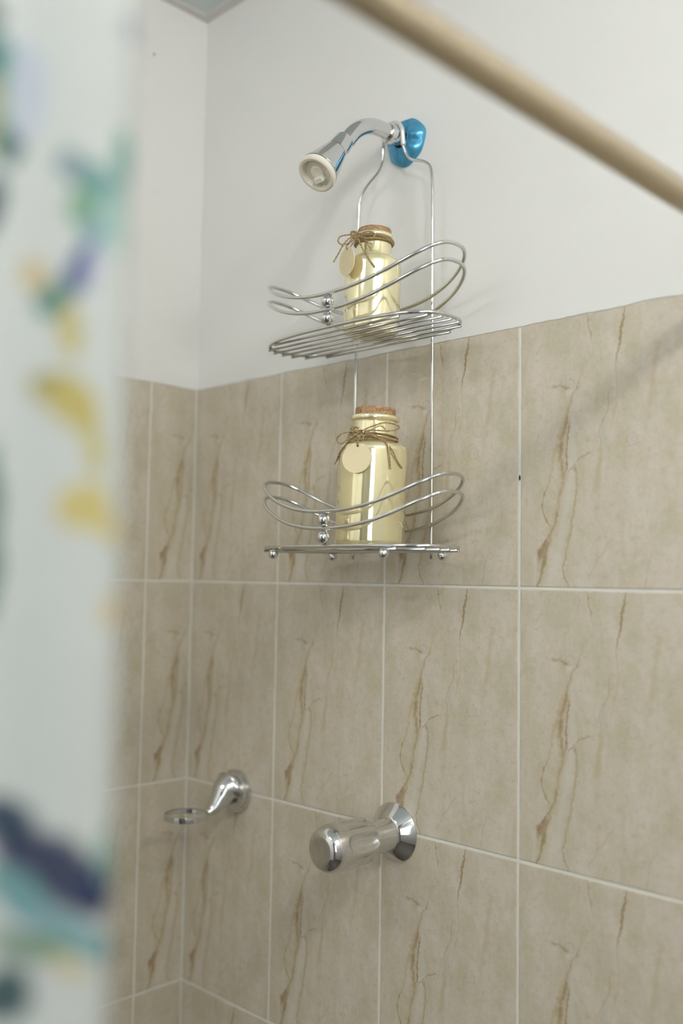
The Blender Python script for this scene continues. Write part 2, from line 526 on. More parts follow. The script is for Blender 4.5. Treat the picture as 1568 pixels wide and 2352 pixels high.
# a missing crumb of grout beside the basket and a small mark on the painted wall
M_DARK = mat_plain('dark_speck', rgb(40, 35, 30), 0.8)
def speck(name, c, rx, ry, rz, parent):
    prof = [(max(math.sin(math.pi * i / 6), 0.02), -math.cos(math.pi * i / 6)) for i in range(7)]
    V, F = lathe_data(prof, 8)
    return mesh_obj(name, [(c[0] + v.x * rx, c[1] + v.y * ry, c[2] + v.z * rz) for v in V], F, M_DARK, parent)
speck('grout_chip', (0.1995 + 2 * PITCH_X - 0.0002, -FACE * 0.75, 1.6245), 0.0010, 0.0008, 0.0032, wall_back)
speck('wall_mark', (0.0005, -0.0995, 2.307), 0.0006, 0.0012, 0.0022, wall_left)

# ------------------------------------------------------------------ curtain rod and curtain
ROD_X, ROD_Z, ROD_R = 0.893, 1.8165, 0.0112
def mat_rod():
    t = NT('beige_enamel_rod')
    a = t.noise(t.mapped((1, 0.1, 1)), 30.0, 3)
    return t.pbr(t.mix(a, rgb(172, 158, 134), rgb(184, 171, 148)), 0.34, 0.75)
rod = empty('curtain_rod', (ROD_X, 0, ROD_Z))
tag(rod, 'beige round metal curtain rod running across the top right corner', 'curtain rod')
M_ROD = mat_rod()
lathe_obj('pole', [(ROD_R, 0.0), (ROD_R, -RY)], M_ROD, rod, 40, axis_matrix((0, 0, 0), (0, -1, 0)))
for yy, ax in ((-0.0022, -1), (RY, 1)):
    lathe_obj('end_cap', [(0.024, 0.0), (0.024, 0.004), (0.016, 0.008), (0.0135, 0.03), (0.0113, 0.032)], M_ROD, rod, 40, axis_matrix((0, yy, 0), (0, ax, 0)))

BLOBS = [(-0.7705, 1.7251, 0.00431, 0.00339, 0, (70, 90, 95)), (-0.7679, 1.7055, 0.00659, 0.00931, 0, (60, 125, 125)), (-0.7614, 1.6995, 0.00444, 0.00684, 0, (110, 150, 125)), (-0.7688, 1.6846, 0.0031, 0.01092, 0, (180, 165, 135)), (-0.7647, 1.6809, 0.0021, 0.01099, 0, (130, 160, 120)), (-0.7604, 1.6756, 0.0032, 0.00681, 0, (50, 90, 95)), (-0.7559, 1.6981, 0.00508, 0.01555, 0, (192, 197, 208)), (-0.7669, 1.6496, 0.00379, 0.00918, 10, (35, 65, 80)), (-0.7145, 1.7349, 0.00467, 0.00526, 0, (165, 165, 185)), (-0.7305, 1.664, 0.01228, 0.00717, 20, (105, 152, 150)), (-0.7192, 1.6785, 0.00414, 0.01138, 0, (115, 162, 152)), (-0.7405, 1.6689, 0.00382, 0.00793, -20, (140, 155, 160)), (-0.736, 1.6533, 0.00504, 0.00885, 10, (122, 162, 132)), (-0.7321, 1.6428, 0.00393, 0.01102, 10, (125, 160, 165)), (-0.7229, 1.6498, 0.00508, 0.01267, 0, (165, 195, 185)), (-0.7364, 1.6274, 0.00424, 0.01089, 18, (60, 75, 130)), (-0.7451, 1.6149, 0.00521, 0.00724, 20, (80, 130, 122)), (-0.751, 1.6239, 0.00438, 0.00717, 0, (198, 180, 140)), (-0.7312, 1.6295, 0.00275, 0.01064, 10, (190, 190, 210)), (-0.7389, 1.6031, 0.0038, 0.01077, -5, (192, 178, 110)), (-0.7443, 1.5805, 0.00668, 0.00547, 0, (165, 155, 95)), (-0.7368, 1.5738, 0.00801, 0.01072, -20, (190, 175, 102)), (-0.7294, 1.559, 0.00391, 0.01309, -8, (190, 178, 108)), (-0.7314, 1.5335, 0.01004, 0.00898, 0, (202, 186, 118)), (-0.7222, 1.5253, 0.00718, 0.00386, 25, (205, 190, 125)), (-0.7628, 1.5422, 0.00241, 0.01061, 0, (80, 120, 100)), (-0.7617, 1.5161, 0.00275, 0.02111, 0, (60, 105, 90)), (-0.7196, 1.493, 0.004, 0.00593, 0, (210, 195, 155)), (-0.7381, 1.3954, 0.02573, 0.00952, 42, (36, 46, 80)), (-0.754, 1.4143, 0.00695, 0.0056, 30, (45, 65, 85)), (-0.7218, 1.3856, 0.00682, 0.01012, 10, (36, 48, 88)), (-0.7363, 1.3739, 0.02765, 0.00491, 38, (118, 160, 166)), (-0.7193, 1.3969, 0.00355, 0.0102, 0, (130, 170, 160)), (-0.7495, 1.3897, 0.01055, 0.00401, 40, (110, 155, 155)), (-0.745, 1.3664, 0.01336, 0.00514, 20, (118, 146, 122)), (-0.7512, 1.3492, 0.00728, 0.01026, 10, (52, 82, 84)), (-0.732, 1.3574, 0.00859, 0.00328, 30, (198, 190, 150)), (-0.7209, 1.3637, 0.00779, 0.00336, 35, (125, 165, 165))]
def mat_curtain():
    """watercolour leaves printed on white cloth; the print repeats along and down the cloth"""
    t = NT('leaf_print_cloth')
    uvn = t.new('ShaderNodeUVMap'); uvn.uv_map = 'UVMap'
    sep = t.new('ShaderNodeSeparateXYZ')
    t.t.links.new(uvn.outputs[0], sep.inputs[0])
    PY, PZ = 0.118, 0.46
    def wrap(x, lo, per):
        return t.math('ADD', t.math('WRAP', x, lo + per, lo), 0.0)
    y = wrap(sep.outputs[0], -0.706 - PY, PY)
    z = wrap(sep.outputs[1], 1.31, PZ)
    wob = t.math('MULTIPLY', t.math('SUBTRACT', t.noise(uvn.outputs[0], 70.0, 3), 0.5), 0.006)
    y = t.math('ADD', y, wob)
    z = t.math('ADD', z, wob)
    col = rgb(186, 189, 185)
    for (cy, cz, ry, rz, a, c) in BLOBS:
        a = math.radians(-a)
        dy = t.math('SUBTRACT', y, cy)
        dz = t.math('SUBTRACT', z, cz)
        # the photo's tilts are clockwise; cloth is read from its +X side (y runs to the right)
        p = t.math('ADD', t.math('MULTIPLY', dy, math.cos(a)), t.math('MULTIPLY', dz, math.sin(a)))
        q = t.math('SUBTRACT', t.math('MULTIPLY', dz, math.cos(a)), t.math('MULTIPLY', dy, math.sin(a)))
        k = 1.6 if cy < -0.752 else 1.22
        p = t.math('DIVIDE', p, ry * k)
        q = t.math('DIVIDE', q, rz * k)
        d = t.math('ADD', t.math('MULTIPLY', p, p), t.math('MULTIPLY', q, q))
        col = t.mix(t.smooth(d, 0.35, 1.15, 0.95, 0.0), col, rgb(*[q * 0.9 for q in c]))
    m = t.pbr(col, 0.85)
    tr = t.new('ShaderNodeBsdfTranslucent')
    t.t.links.new(col, tr.inputs[0])
    ms = t.new('ShaderNodeMixShader')
    ms.inputs[0].default_value = 0.25
    t.t.links.new(t.b.outputs[0], ms.inputs[1])
    t.t.links.new(tr.outputs[0], ms.inputs[2])
    t.t.links.new(ms.outputs[0], t.n['Material Output'].inputs['Surface'])
    return m
def build_curtain():
    root = empty('shower_curtain', (ROD_X, -0.72, 0.25))
    tag(root, 'white cloth shower curtain printed with blue, green and yellow leaves', 'shower curtain')
    y0, y1, z0, z1 = -0.714, -1.42, 0.22, 1.775
    NY, NZ = 220, 40
    V, F, UV = [], [], []
    for j in range(NZ + 1):
        w = j / NZ
        z = z0 + (z1 - z0) * w
        for i in range(NY + 1):
            s = i / NY
            y = y0 + (y1 - y0) * s
            lean = 0.004 * math.sin(w * 2.2)
            k = 0.35 + 0.65 * min(1.0, s / 0.12)
            x = 0.013 * k * (1.2 - 0.4 * w) * math.sin(s * 2 * math.pi * 10.3 + 0.5 * math.sin(w * 3 + s * 9)) + 0.004 * math.sin(s * 47 + w * 2)
            x -= 0.003
            V.append((x, y - (-0.72) + lean * (1 - s) - 0.002, z - 0.25))
            UV.append((y, z))
    for j in range(NZ):
        for i in range(NY):
            a = j * (NY + 1) + i
            F.append((a, a + 1, a + NY + 2, a + NY + 1))
    me = bpy.data.meshes.new('cloth')
    me.from_pydata(V, [], F)
    uv = me.uv_layers.new(name='UVMap')
    for lp in me.loops:
        uv.data[lp.index].uv = UV[lp.vertex_index]
    for p in me.polygons:
        p.use_smooth = True
    me.materials.append(mat_curtain())
    o = link(bpy.data.objects.new('cloth', me), root)
    sd = o.modifiers.new('thickness', 'SOLIDIFY'); sd.thickness = 0.0007; sd.offset = 0
    # rings that carry it on the rod
    rm = mat_plain('clear_ring_plastic', rgb(225, 228, 226), 0.2)
    for k in range(9):
        yy = -0.735 - k * 0.082 + 0.72
        path = [(0.0235 * math.sin(a), yy, ROD_Z - 0.25 - 0.0115 + 0.0260 * math.cos(a) ) for a in [2 * math.pi * q / 28 for q in range(28)]]
        tube_obj('curtain_ring', path, 0.0016, rm, root, 8, True)
    return root
build_curtain()

# ------------------------------------------------------------------ vanity light on the right-hand wall (outside the picture, it throws the shadows)
LX, LZ = 1.72, 2.32
lamp = empty('vanity_light', (RX, -0.795, LZ))
tag(lamp, 'chrome vanity light bar with two glowing glass globes', 'wall lamp')
boxes_obj('back_plate', [(-0.022, 0.0, -0.34, 0.34, -0.035, 0.035)], M_CHROME, lamp)
def mat_globe(k):
    return NT('glowing_globe').pbr((1, 0.95, 0.88, 1), 0.4, 0.0, **{'Emission Color': (1.0, 0.99, 0.955, 1), 'Emission Strength': GLOBE_RADIANCE * k})
for yy, kk in ((-1.03, 1.18), (-0.56, 0.82)):
    yl = yy + 0.795
    lathe_obj('socket', [(0.016, 0.0), (0.016, 0.045), (0.022, 0.05), (0.022, 0.062)], M_CHROME, lamp, 24, axis_matrix((-0.02, yl, 0), (-1, 0, 0)))
    g = sphere_obj('globe', (LX - RX, yl, 0), 0.05, mat_globe(kk), lamp)

# added fill light: an unseen frosted ceiling dome that lifts the ambient level
dome = empty('ceiling_fill_dome', (0.50, -1.55, RZ))
tag(dome, 'added fill light shaped as a round frosted dome on the ceiling', 'fill light')
lathe_obj('fill_dome_base', [(0.25, 0.0), (0.25, -0.02), (0.24, -0.025)], M_TRIM, dome, 48)
lathe_obj('fill_dome_shade', [(0.238, -0.024), (0.225, -0.05), (0.18, -0.078), (0.105, -0.094), (0.002, -0.1)], NT('fill_dome_glow').pbr((1, 1, 1, 1), 0.5, 0.0, **{'Emission Color': (0.97, 0.985, 1.0, 1), 'Emission Strength': DOME_FILL_RADIANCE}), dome, 48)

# ------------------------------------------------------------------ shower arm and head
SX = 0.4295
sh = empty('wall_shower', (SX, 0, 2.069))
tag(sh, 'chrome shower head and bent arm with blue collar on white wall', 'shower head')
def mat_blue():
    t = NT('blue_foil')
    co = t.mapped()
    n = t.noise(co, 55.0, 3, 0.5, 0.4)
    col = t.mix(n, rgb(52, 128, 172), rgb(98, 178, 214))
    t.bump(t.noise(co, 70.0, 2, 0.4, 0.3), 0.2, 0.004)
    return t.pbr(col, 0.26, 0.45)
# wall collar still wrapped in blue foil: a dome with a crumpled edge
def blue_collar():
    seg, rings = 64, 12
    V, F = [], []
    for i in range(rings + 1):
        q = i / rings
        for k in range(seg):
            a = 2 * math.pi * k / seg
            edge = 1 + 0.035 * math.sin(3 * a + 0.6) + 0.02 * math.sin(7 * a)
            r = 0.0305 * edge * (0.36 + 0.64 * q)
            h = 0.004 + 0.0100 * (1 - q ** 2.4) + (0.0012 * math.sin(9 * a + 1) + 0.0009 * math.sin(5 * a)) * math.sin(q * math.pi) ** 0.5
            V.append(Vector((r * math.cos(a), -h, r * math.sin(a) * 1.0)))
    for k in range(seg):
        V.append(Vector((V[rings * seg + k].x, 0.0005, V[rings * seg + k].z)))
    for i in range(rings + 1):
        for k in range(seg):
            l = (k + 1) % seg
            F.append((i * seg + k, i * seg + l, (i + 1) * seg + l, (i + 1) * seg + k))
    return mesh_obj('wall_collar', V, F, mat_blue(), sh)
wc = blue_collar()
wc['label'] = 'blue foil-wrapped wall collar'
arm_pts = [(0, 0.0, 0), (0, -0.03, 0.0015), (0, -0.058, 0.0005), (0, -0.078, -0.0055), (0, -0.097, -0.0185), (0, -0.112, -0.036), (0, -0.119, -0.0455)]
tube_obj('arm', catmull(arm_pts, 8), 0.0099, M_CHROME, sh, 32)
# threaded end and nut just in front of the collar
lathe_obj('nut', [(0.0105, 0.0), (0.0128, 0.001), (0.0128, 0.008), (0.0112, 0.0105)], M_CHROME, sh, 40, axis_matrix((0, -0.0295, 0.0012), (0, -1, 0.0)))
hd = Vector((0, -0.0437, -0.0535)).normalized()
hp = Vector((0, -0.1155, -0.036))
Mh = axis_matrix(hp, hd)
head_body = lathe_obj('head_body', [(0.0095, -0.001), (0.0118, 0.0), (0.0122, 0.001), (0.0124, 0.022), (0.0130, 0.0228)], M_CHROME, sh, 48, Mh, 25)
head_cone = lathe_obj('head_cone', [(0.0128, 0.0234), (0.0137, 0.0240), (0.0229, 0.0640), (0.0233, 0.0650), (0.0230, 0.0658)], M_CHROME, sh, 48, Mh, 25)
M_BLACK = mat_plain('black_rubber', rgb(25, 26, 28), 0.5)
lathe_obj('gasket', [(0.0222, 0.0655), (0.0233, 0.0657), (0.0233, 0.0667), (0.0224, 0.0670)], M_BLACK, sh, 48, Mh)
M_CREAM = NT('cream_plastic').pbr(rgb(226, 219, 203), 0.45, 0.0)
face = lathe_obj('spray_face', [(0.0200, 0.0664), (0.0234, 0.0667), (0.0238, 0.0690), (0.0232, 0.0722), (0.0212, 0.0736), (0.0186, 0.0732), (0.0172, 0.0712), (0.0166, 0.0677), (0.0002, 0.0676)], M_CREAM, sh, 64, Mh, 40)
face['label'] = 'cream plastic spray face'
# ribs of the recess, small centre boss and the raised tab
V, F = [], []
for k in range(30):
    a = 2 * math.pi * k / 30
    ca, sa = math.cos(a), math.sin(a)
    pts = []
    for (r, zz) in ((0.0168, 0.0675), (0.0150, 0.0675), (0.0158, 0.0712), (0.0174, 0.0718)):
        for w in (-0.0005, 0.0005):
            pts.append(Mh @ Vector((r * ca - w * sa, r * sa + w * ca, zz)))
    b = len(V); V += pts
    F += [(b, b + 2, b + 3, b + 1), (b + 2, b + 4, b + 5, b + 3), (b + 4, b + 6, b + 7, b + 5)]
mesh_obj('rib_ring', V, F, M_CREAM, face, False)
lathe_obj('boss', [(0.0088, 0.0672), (0.0086, 0.0696), (0.0078, 0.0702), (0.0002, 0.0702)], M_CREAM, face, 32, Mh)
dn = Mh.to_3x3().inverted() @ Vector((0, 0, -1)); dn.z = 0; dn.normalize()
tabv, tabf = box_data(-0.0066, 0.0066, -0.0026, 0.0026, 0.0672, 0.0758)
mesh_obj('tab', [Mh @ (Vector(q) + dn * 0.0068) for q in tabv], tabf, mat_plain('white_tab', rgb(232, 228, 216), 0.5), face, False)

# ------------------------------------------------------------------ hanging shower caddy
CX = 0.4325
UP, LOW = 1.7998, 1.5440
caddy = empty('shower_caddy', (CX, -0.022, LOW))
tag(caddy, 'chrome wire shower caddy with two wavy baskets hooked over the shower arm', 'shower caddy')
OFF = Vector((CX, -0.022, LOW))
def L(p):
    return Vector(p) - OFF
WR = 0.0020
yw = -0.022
frame = [(0.3655, yw, LOW - 0.012), (0.3655, yw, LOW + 0.05), (0.3655, yw, 1.80), (0.3655, yw, 1.93), (0.3662, yw, 1.985), (0.3682, yw, 2.0015), (0.3735, yw, 2.0125), (0.3853, -.023, 2.0213), (0.400, -.025, 2.0284), (0.409, -.027, 2.0356), (0.4135, -.029, 2.0440), (.4150, -.030, 2.0545), (.4153, -.030, 2.0640),
         (.4165, -.0295, 2.0735), (.4215, -.029, 2.0815), (.4300, -.028, 2.0850), (.4385, -.027, 2.0815), (.4432, -.026, 2.0735), (.4432, -.0245, 2.0640), (.4432, -.023, 2.0540),
         (.4473, -.020, 2.0410), (.4552, -.021, 2.0332), (.4673, -.022, 2.0276), (.4776, yw, 2.0228), (.4861, yw, 2.0148), (.4893, yw, 2.0006), (.4905, yw, 1.97), (.4920, yw, 1.85), (.4935, yw, 1.70), (.4942, yw, LOW + 0.05), (.4942, yw, LOW - 0.012)]
fp = catmull([L(p) for p in frame], 6)
tube_obj('hanger_wire', fp, WR, M_WIRE, caddy, 12)
sleeve = [L(p) for p in frame[13:20]]
tube_obj('hook_sleeve', catmull(sleeve, 6), 0.0032, mat_plain('milky_sleeve', rgb(205, 208, 204), 0.25, 0.3), caddy, 14)

def sup(a, b, th, n):
    c, s = math.cos(th), math.sin(th)
    return a * math.copysign(abs(c) ** (2 / n), c), b * math.copysign(abs(s) ** (2 / n), s)
CYB = -0.0865
def basket(z0):
    b = empty('basket', (0, 0, z0 - LOW), parent=caddy)
    A, B = 0.1375, 0.0545
    def Lb(p):
        return Vector((p[0] - CX, p[1] + 0.022, p[2]))
    N = 120
    rim = []
    for i in range(N):
        th = 2 * math.pi * i / N
        x, y = sup(A, B, th, 2.9)
        rim.append(Lb((CX + x, CYB + y, 0)))
    tube_obj('rim', rim, 0.0022, M_WIRE, b, 12, True)
    # the tray's cross wires, lying under the rim
    ys = [-0.0455, -0.0300, -0.0145, 0.0010, 0.0165, 0.0320, 0.0455]
    for yy in ys:
        xx = A * (1 - (abs(yy) / B) ** 2.9) ** (1 / 2.9) + 0.0015
        tube_obj('tray_wire', [Lb((CX - xx, CYB + yy, -0.0036)), Lb((CX + xx, CYB + yy, -0.0036))], 0.0016, M_WIRE, b, 10)
    # two wavy rails
    for zl in (0.0205, 0.0400):
        pts = []
        for i in range(N):
            th = 2 * math.pi * i / N
            x, y = sup(0.1455, 0.0555, th, 2.6)
            q = abs(x / 0.1455)
            zz = zl + (0.046 * q ** 2.2 if x < 0 else 0.0395 * q ** 2.3)
            pts.append(Lb((CX + x, CYB + y, zz)))
        tube_obj('rail', pts, 0.0022, M_WIRE, b, 12, True)
    # beads and the pin between tray rim and rails
    yf = CYB - 0.0555
    for zb in (0.0103, 0.0303):
        sphere_obj('bead', Lb((CX, yf, zb)), 0.0077, M_CHROME, b)
    tube_obj('bead_pin', [Lb((CX + 0.004, yf + 0.001, -0.002)), Lb((CX + 0.004, yf + 0.001, 0.042))], 0.0016, M_WIRE, b, 8)
    return b
basket(UP)
lowb = basket(LOW)
for x in (-0.09, 0.09):
    for y in (-0.138, -0.036):
        sphere_obj('foot_ball', Vector((x, y + 0.022, -0.0085)), 0.0060, M_CHROME, lowb)

# ------------------------------------------------------------------ bottles
def mat_gold():
    t = NT('pale_gold_lustre_glass')
    co = t.mapped()
    n = t.noise(co, 40.0, 4)
    col = t.mix(n, rgb(243, 231, 184), rgb(248, 238, 198))
    sk = t.noise(t.mapped((40, 40, 4)), 4.0, 4)
    t.bump(sk, 0.05, 0.001)
    return t.pbr(col, 0.07, 0.68, **{'Coat Weight': 0.6, 'Coat Roughness': 0.03})
def mat_cork():
    t = NT('cork')
    co = t.mapped()
    v = t.new('ShaderNodeTexVoronoi'); v.inputs['Scale'].default_value = 420.0
    t.t.links.new(co, v.inputs['Vector'])
    n = t.noise(co, 260.0, 5, 0.7)
    sep = t.new('ShaderNodeSeparateColor')
    t.t.links.new(v.outputs['Color'], sep.inputs[0])
    col = t.mix(sep.outputs[0], rgb(140, 108, 78), rgb(178, 146, 110))
    col = t.mix(t.smooth(n, 0.56, 0.68, 0, 0.85), col, rgb(92, 62, 42))
    t.bump(n, 0.6, 0.001)
    return t.pbr(col, 0.85)
def mat_twine():
    t = NT('jute_twine')
    n = t.noise(t.mapped(), 700.0, 4, 0.7)
    col = t.mix(t.smooth(n, 0.3, 0.7), rgb(124, 100, 66), rgb(196, 170, 126))
    t.bump(n, 0.8, 0.001)
    return t.pbr(col, 0.9)
def mat_tag():
    t = NT('pale_wood_tag')
    n = t.noise(t.mapped((60, 4, 60)), 6.0, 4)
    col = t.mix(n, rgb(216, 200, 160), rgb(228, 214, 176))
    return t.pbr(col, 0.6)
M_GOLD, M_CORK, M_TWINE, M_TAG = mat_gold(), mat_cork(), mat_twine(), mat_tag()

def rounded(prof, it=2):
    for _ in range(it):
        out = [prof[0]]
        for a, b in zip(prof[:-1], prof[1:]):
            out.append((a[0] * .75 + b[0] * .25, a[1] * .75 + b[1] * .25))
            out.append((a[0] * .25 + b[0] * .75, a[1] * .25 + b[1] * .75))
        out.append(prof[-1])
        prof = out
    return prof

def twine_tube(name, pts, r, parent, seed=0, closed=False):
    """two plied strands around one path"""
    path = catmull(pts, 10, closed)
    V, F = [], []
    N = len(path)
    for s in (0, 1):
        q = []
        for i, p in enumerate(path):
            a = i * 0.75 + s * math.pi
            t = (path[min(i + 1, N - 1)] - path[max(i - 1, 0)])
            t = t.normalized() if t.length > 1e-8 else Vector((0, 0, 1))
            n1 = t.orthogonal().normalized() if abs(t.z) > 0.95 else t.cross(Vector((0, 0, 1))).normalized()
            n2 = t.cross(n1)
            q.append(p + (n1 * math.cos(a) + n2 * math.sin(a)) * r * 0.5)
        v, f = tube_data(q, r * 0.62, 6, closed, len(V))
        V += v; F += f
    return mesh_obj(name, V, F, M_TWINE, parent)

def bottle(loc, prof, cork, lean, label):
    root = empty('bottle', loc)
    root.rotation_euler = (lean[0], lean[1], math.radians(44.3))
    tag(root, label, 'bottle')
    body = lathe_obj('glass_body', prof, M_GOLD, root, 72, None, 50)
    lathe_obj('cork', cork, M_CORK, root, 40, None, 45)
    return root

# tall bottle on the lower basket
R1 = 0.0412
p1 = [(0.030, 0.0), (0.0385, 0.0), (R1 - 0.0004, 0.003), (R1, 0.008), (R1, 0.108)]
sh1 = [(R1, 0.108), (R1, 0.119), (0.0335, 0.1235), (0.0268, 0.1245), (0.0262, 0.130)]
p1 = p1[:-1] + rounded(sh1, 3) + [(0.0262, 0.1478)] + rounded([(0.0262, 0.1478), (0.0266, 0.1495), (0.0288, 0.1505), (0.0292, 0.1535), (0.0284, 0.1562), (0.0250, 0.1565)], 2) + [(0.0235, 0.1560)]
c1 = [(0.0230, 0.148), (0.0240, 0.1558), (0.0243, 0.1640), (0.0238, 0.1655), (0.0225, 0.1660)]
TRAY = 0.0036
b1 = bottle((0.4475, -0.0805, LOW + 0.0002), p1, c1, (0.0, math.radians(1.9)), 'tall pale gold bottle with cork stopper standing in the lower basket')

def surf(R, x, off=0.0015):
    return -math.sqrt(max(R * R - x * x, 0.0)) - off if abs(x) < R else -off
def t1(zx, zy, r=None, off=0.0016):
    """point on the bottle's front in its own frame: x to the right, y away from the viewer"""
    x = (zx - 700) / 11960.0
    z = (2080 - zy) / 11960.0
    if r is None:
        r = R1 if z < 0.111 else (0.0275 if z > 0.1262 else 0.0275 + (R1 - 0.0275) * math.sqrt(1 - ((z - 0.111) / 0.0152) ** 2))
    return Vector((x, surf(r, x, off), z))
tw1 = empty('twine_bow', parent=b1)
def wrap_loop(R, z, tilt=0.0, ph=0.0, n=24):
    return [Vector((R * math.cos(a), R * math.sin(a), z + tilt * math.cos(a + ph))) for a in [2 * math.pi * k / n for k in range(n)]]
for k, (z, ti) in enumerate(((0.1265, 0.0012), (0.1288, -0.0008), (0.1310, 0.0016))):
    twine_tube('wrap', wrap_loop(0.0278, z, ti, k), 0.0011, tw1, closed=True)
F1 = 0.0045   # how far the bow stands off
def P1(zx, zy, y):
    return Vector(((zx - 700) / 11960.0, y, (2080 - zy) / 11960.0))
twine_tube('bow_loop', [P1(520, 480, -.031), P1(400, 500, -.036), P1(250, 535, -.036), P1(180, 590, -.032), P1(185, 650, -.033), P1(245, 680, -.039), P1(330, 620, -.042), P1(440, 540, -.036), P1(520, 490, -.031)], 0.0009, tw1)
twine_tube('bow_loop', [P1(540, 460, -.031), P1(680, 400, -.034), P1(830, 358, -.036), P1(980, 375, -.034), P1(1025, 405, -.032), P1(960, 455, -.034), P1(820, 470, -.035), P1(660, 465, -.033), P1(540, 480, -.031)], 0.0009, tw1)
for pts in ([(520, 500), (420, 560), (330, 640), (260, 720), (200, 830), (150, 930)], [(510, 490), (430, 540), (350, 610), (290, 680), (225, 760), (185, 860)],
            [(560, 500), (660, 540), (780, 580), (860, 650), (895, 760), (915, 880), (932, 1000)], [(560, 490), (700, 530), (820, 570), (930, 720), (1010, 860), (1095, 965)]):
    twine_tube('tail', [t1(a, b, None, 0.0022) if b > 560 else P1(a, b, -.031) for a, b in pts], 0.0009, tw1)
for k in range(7):
    rnd = random.Random(20 + k)
    q = [P1(470 + rnd.uniform(-130, 60) + 30 * math.cos(a), 520 + rnd.uniform(-20, 60) + 75 * math.sin(a), -.0315 - .004 * rnd.random()) for a in (0.3, 1.6, 2.8, 4.2, 5.4)]
    twine_tube('knot_strand', q, 0.0010, tw1)
# round wooden tag hanging on its own loop
def tag_disc(name, c, rad, normal, parent, up=Vector((0, 0, 1))):
    nrm = Vector(normal).normalized()
    ux = up.cross(nrm).normalized()
    uy = nrm.cross(ux)
    T = 0.0011
    seg = 48
    hole = Vector((0, rad * 0.80))
    V, F = [], []
    for s in (-T / 2, T / 2):
        for k in range(seg):
            a = 2 * math.pi * k / seg
            V.append(Vector(c) + ux * rad * math.cos(a) + uy * rad * math.sin(a) + nrm * s)
        for k in range(seg):
            a = 2 * math.pi * k / seg
            V.append(Vector(c) + ux * (hole.x + rad * 0.085 * math.cos(a)) + uy * (hole.y + rad * 0.085 * math.sin(a)) + nrm * s)
    n2 = 2 * seg
    for k in range(seg):
        l = (k + 1) % seg
        F.append((k, l, seg + l, seg + k))
        F.append((n2 + k, n2 + seg + k, n2 + seg + l, n2 + l))
        F.append((k, n2 + k, n2 + l, l))
        F.append((seg + k, seg + l, n2 + seg + l, n2 + seg + k))
    o = mesh_obj(name, V, F, M_TAG, parent, False)
    hw = Vector(c) + uy * hole.y
    return o, hw, nrm
o, hw, nr = tag_disc('tag', Vector((-0.0200, surf(R1, -0.02, 0.0030), 0.1010)), 0.0177, Vector((-0.36, -1.0, 0.10)), b1)
o['label'] = 'round blank wooden tag'
twine_tube('tag_loop', [hw - nr * 0.002, hw + Vector((0, 0, 0.0012)) , hw + nr * 0.003 + Vector((0.0005, 0, 0.004)), Vector((-0.017, -0.0325, 0.1275)), Vector((-0.0155, -0.030, 0.131)), Vector((-0.0135, -0.033, 0.1265)), hw - nr * 0.002 + Vector((0.004, 0, 0.004)), hw - nr * 0.003], 0.0009, tw1)

# small bottle on the upper basket
R2 = 0.0338
p2 = [(0.024, 0.0), (0.0310, 0.0), (R2 - 0.0004, 0.0026), (R2, 0.007), (R2, 0.076)]
sh2 = [(R2, 0.076), (R2, 0.0875), (0.0285, 0.0920), (0.0222, 0.0935), (0.0213, 0.098)]
p2 = p2[:-1] + rounded(sh2, 3) + [(0.0213, 0.1150)] + rounded([(0.0213, 0.1150), (0.0217, 0.1165), (0.0232, 0.1172), (0.0235, 0.1195), (0.0229, 0.1217), (0.0205, 0.1220)], 2) + [(0.0195, 0.1216)]
c2 = [(0.0190, 0.1150), (0.0200, 0.1214), (0.0203, 0.1275), (0.0198, 0.1288), (0.0186, 0.1292)]
b2 = bottle((0.4440, -0.0795, UP + 0.0002), p2, c2, (0.0, math.radians(1.4)), 'small pale gold bottle with cork stopper standing in the upper basket')
tw2 = empty('twine_bow', parent=b2)
for k, (z, ti) in enumerate(((0.1105, 0.0010), (0.1124, -0.0006), (0.1142, 0.0008), (0.1112, -0.0014))):
    twine_tube('wrap', wrap_loop(0.0228 + 0.0003 * k, z, ti, k), 0.0010, tw2, closed=True)
def P2(zx, zy, y):
    return Vector(((zx - 535) / 8530.0, y, (1205 - zy) / 8530.0))
K2 = (330, 232)
twine_tube('bow_loop', [P2(330, 235, -.0225), P2(270, 245, -.027), P2(190, 275, -.030), P2(165, 320, -.030), P2(200, 358, -.031), P2(265, 345, -.031), P2(297, 300, -.029), P2(310, 260, -.026), P2(330, 238, -.0225)], 0.0009, tw2)
twine_tube('bow_loop', [P2(345, 230, -.0225), P2(410, 225, -.029), P2(480, 215, -.031), P2(528, 235, -.031), P2(520, 275, -.032), P2(470, 290, -.033), P2(410, 275, -.031), P2(345, 240, -.0225)], 0.0009, tw2)
twine_tube('tail', [P2(325, 235, -.0225), P2(275, 290, -.029), P2(225, 360, -.033), P2(180, 450, -.033), P2(130, 545, -.032)], 0.0010, tw2)
twine_tube('tail', [P2(340, 240, -.0225), P2(375, 300, -.028), P2(400, 365, -.031), P2(440, 440, -.0345), P2(490, 520, -.0355), P2(545, 590, -.0358)], 0.0010, tw2)
twine_tube('tail', [P2(340, 235, -.0225), P2(400, 270, -.029), P2(450, 310, -.030), P2(480, 335, -.030), P2(510, 340, -.030)], 0.0008, tw2)
for k in range(5):
    rnd = random.Random(50 + k)
    q = [P2(335 + rnd.uniform(-20, 30) + 28 * math.cos(a), 235 + rnd.uniform(-10, 30) + 30 * math.sin(a), -.0235 - .003 * rnd.random()) for a in (0.2, 1.5, 2.9, 4.1, 5.5)]
    twine_tube('knot_strand', q, 0.0009, tw2)
o, hw, nr = tag_disc('tag', Vector((-0.0318, -0.0275, 0.0800)), 0.0172, Vector((-0.93, -0.55, -0.05)), b2, Vector((0.22, 0.0, 1)).normalized())
o['label'] = 'round blank wooden tag'
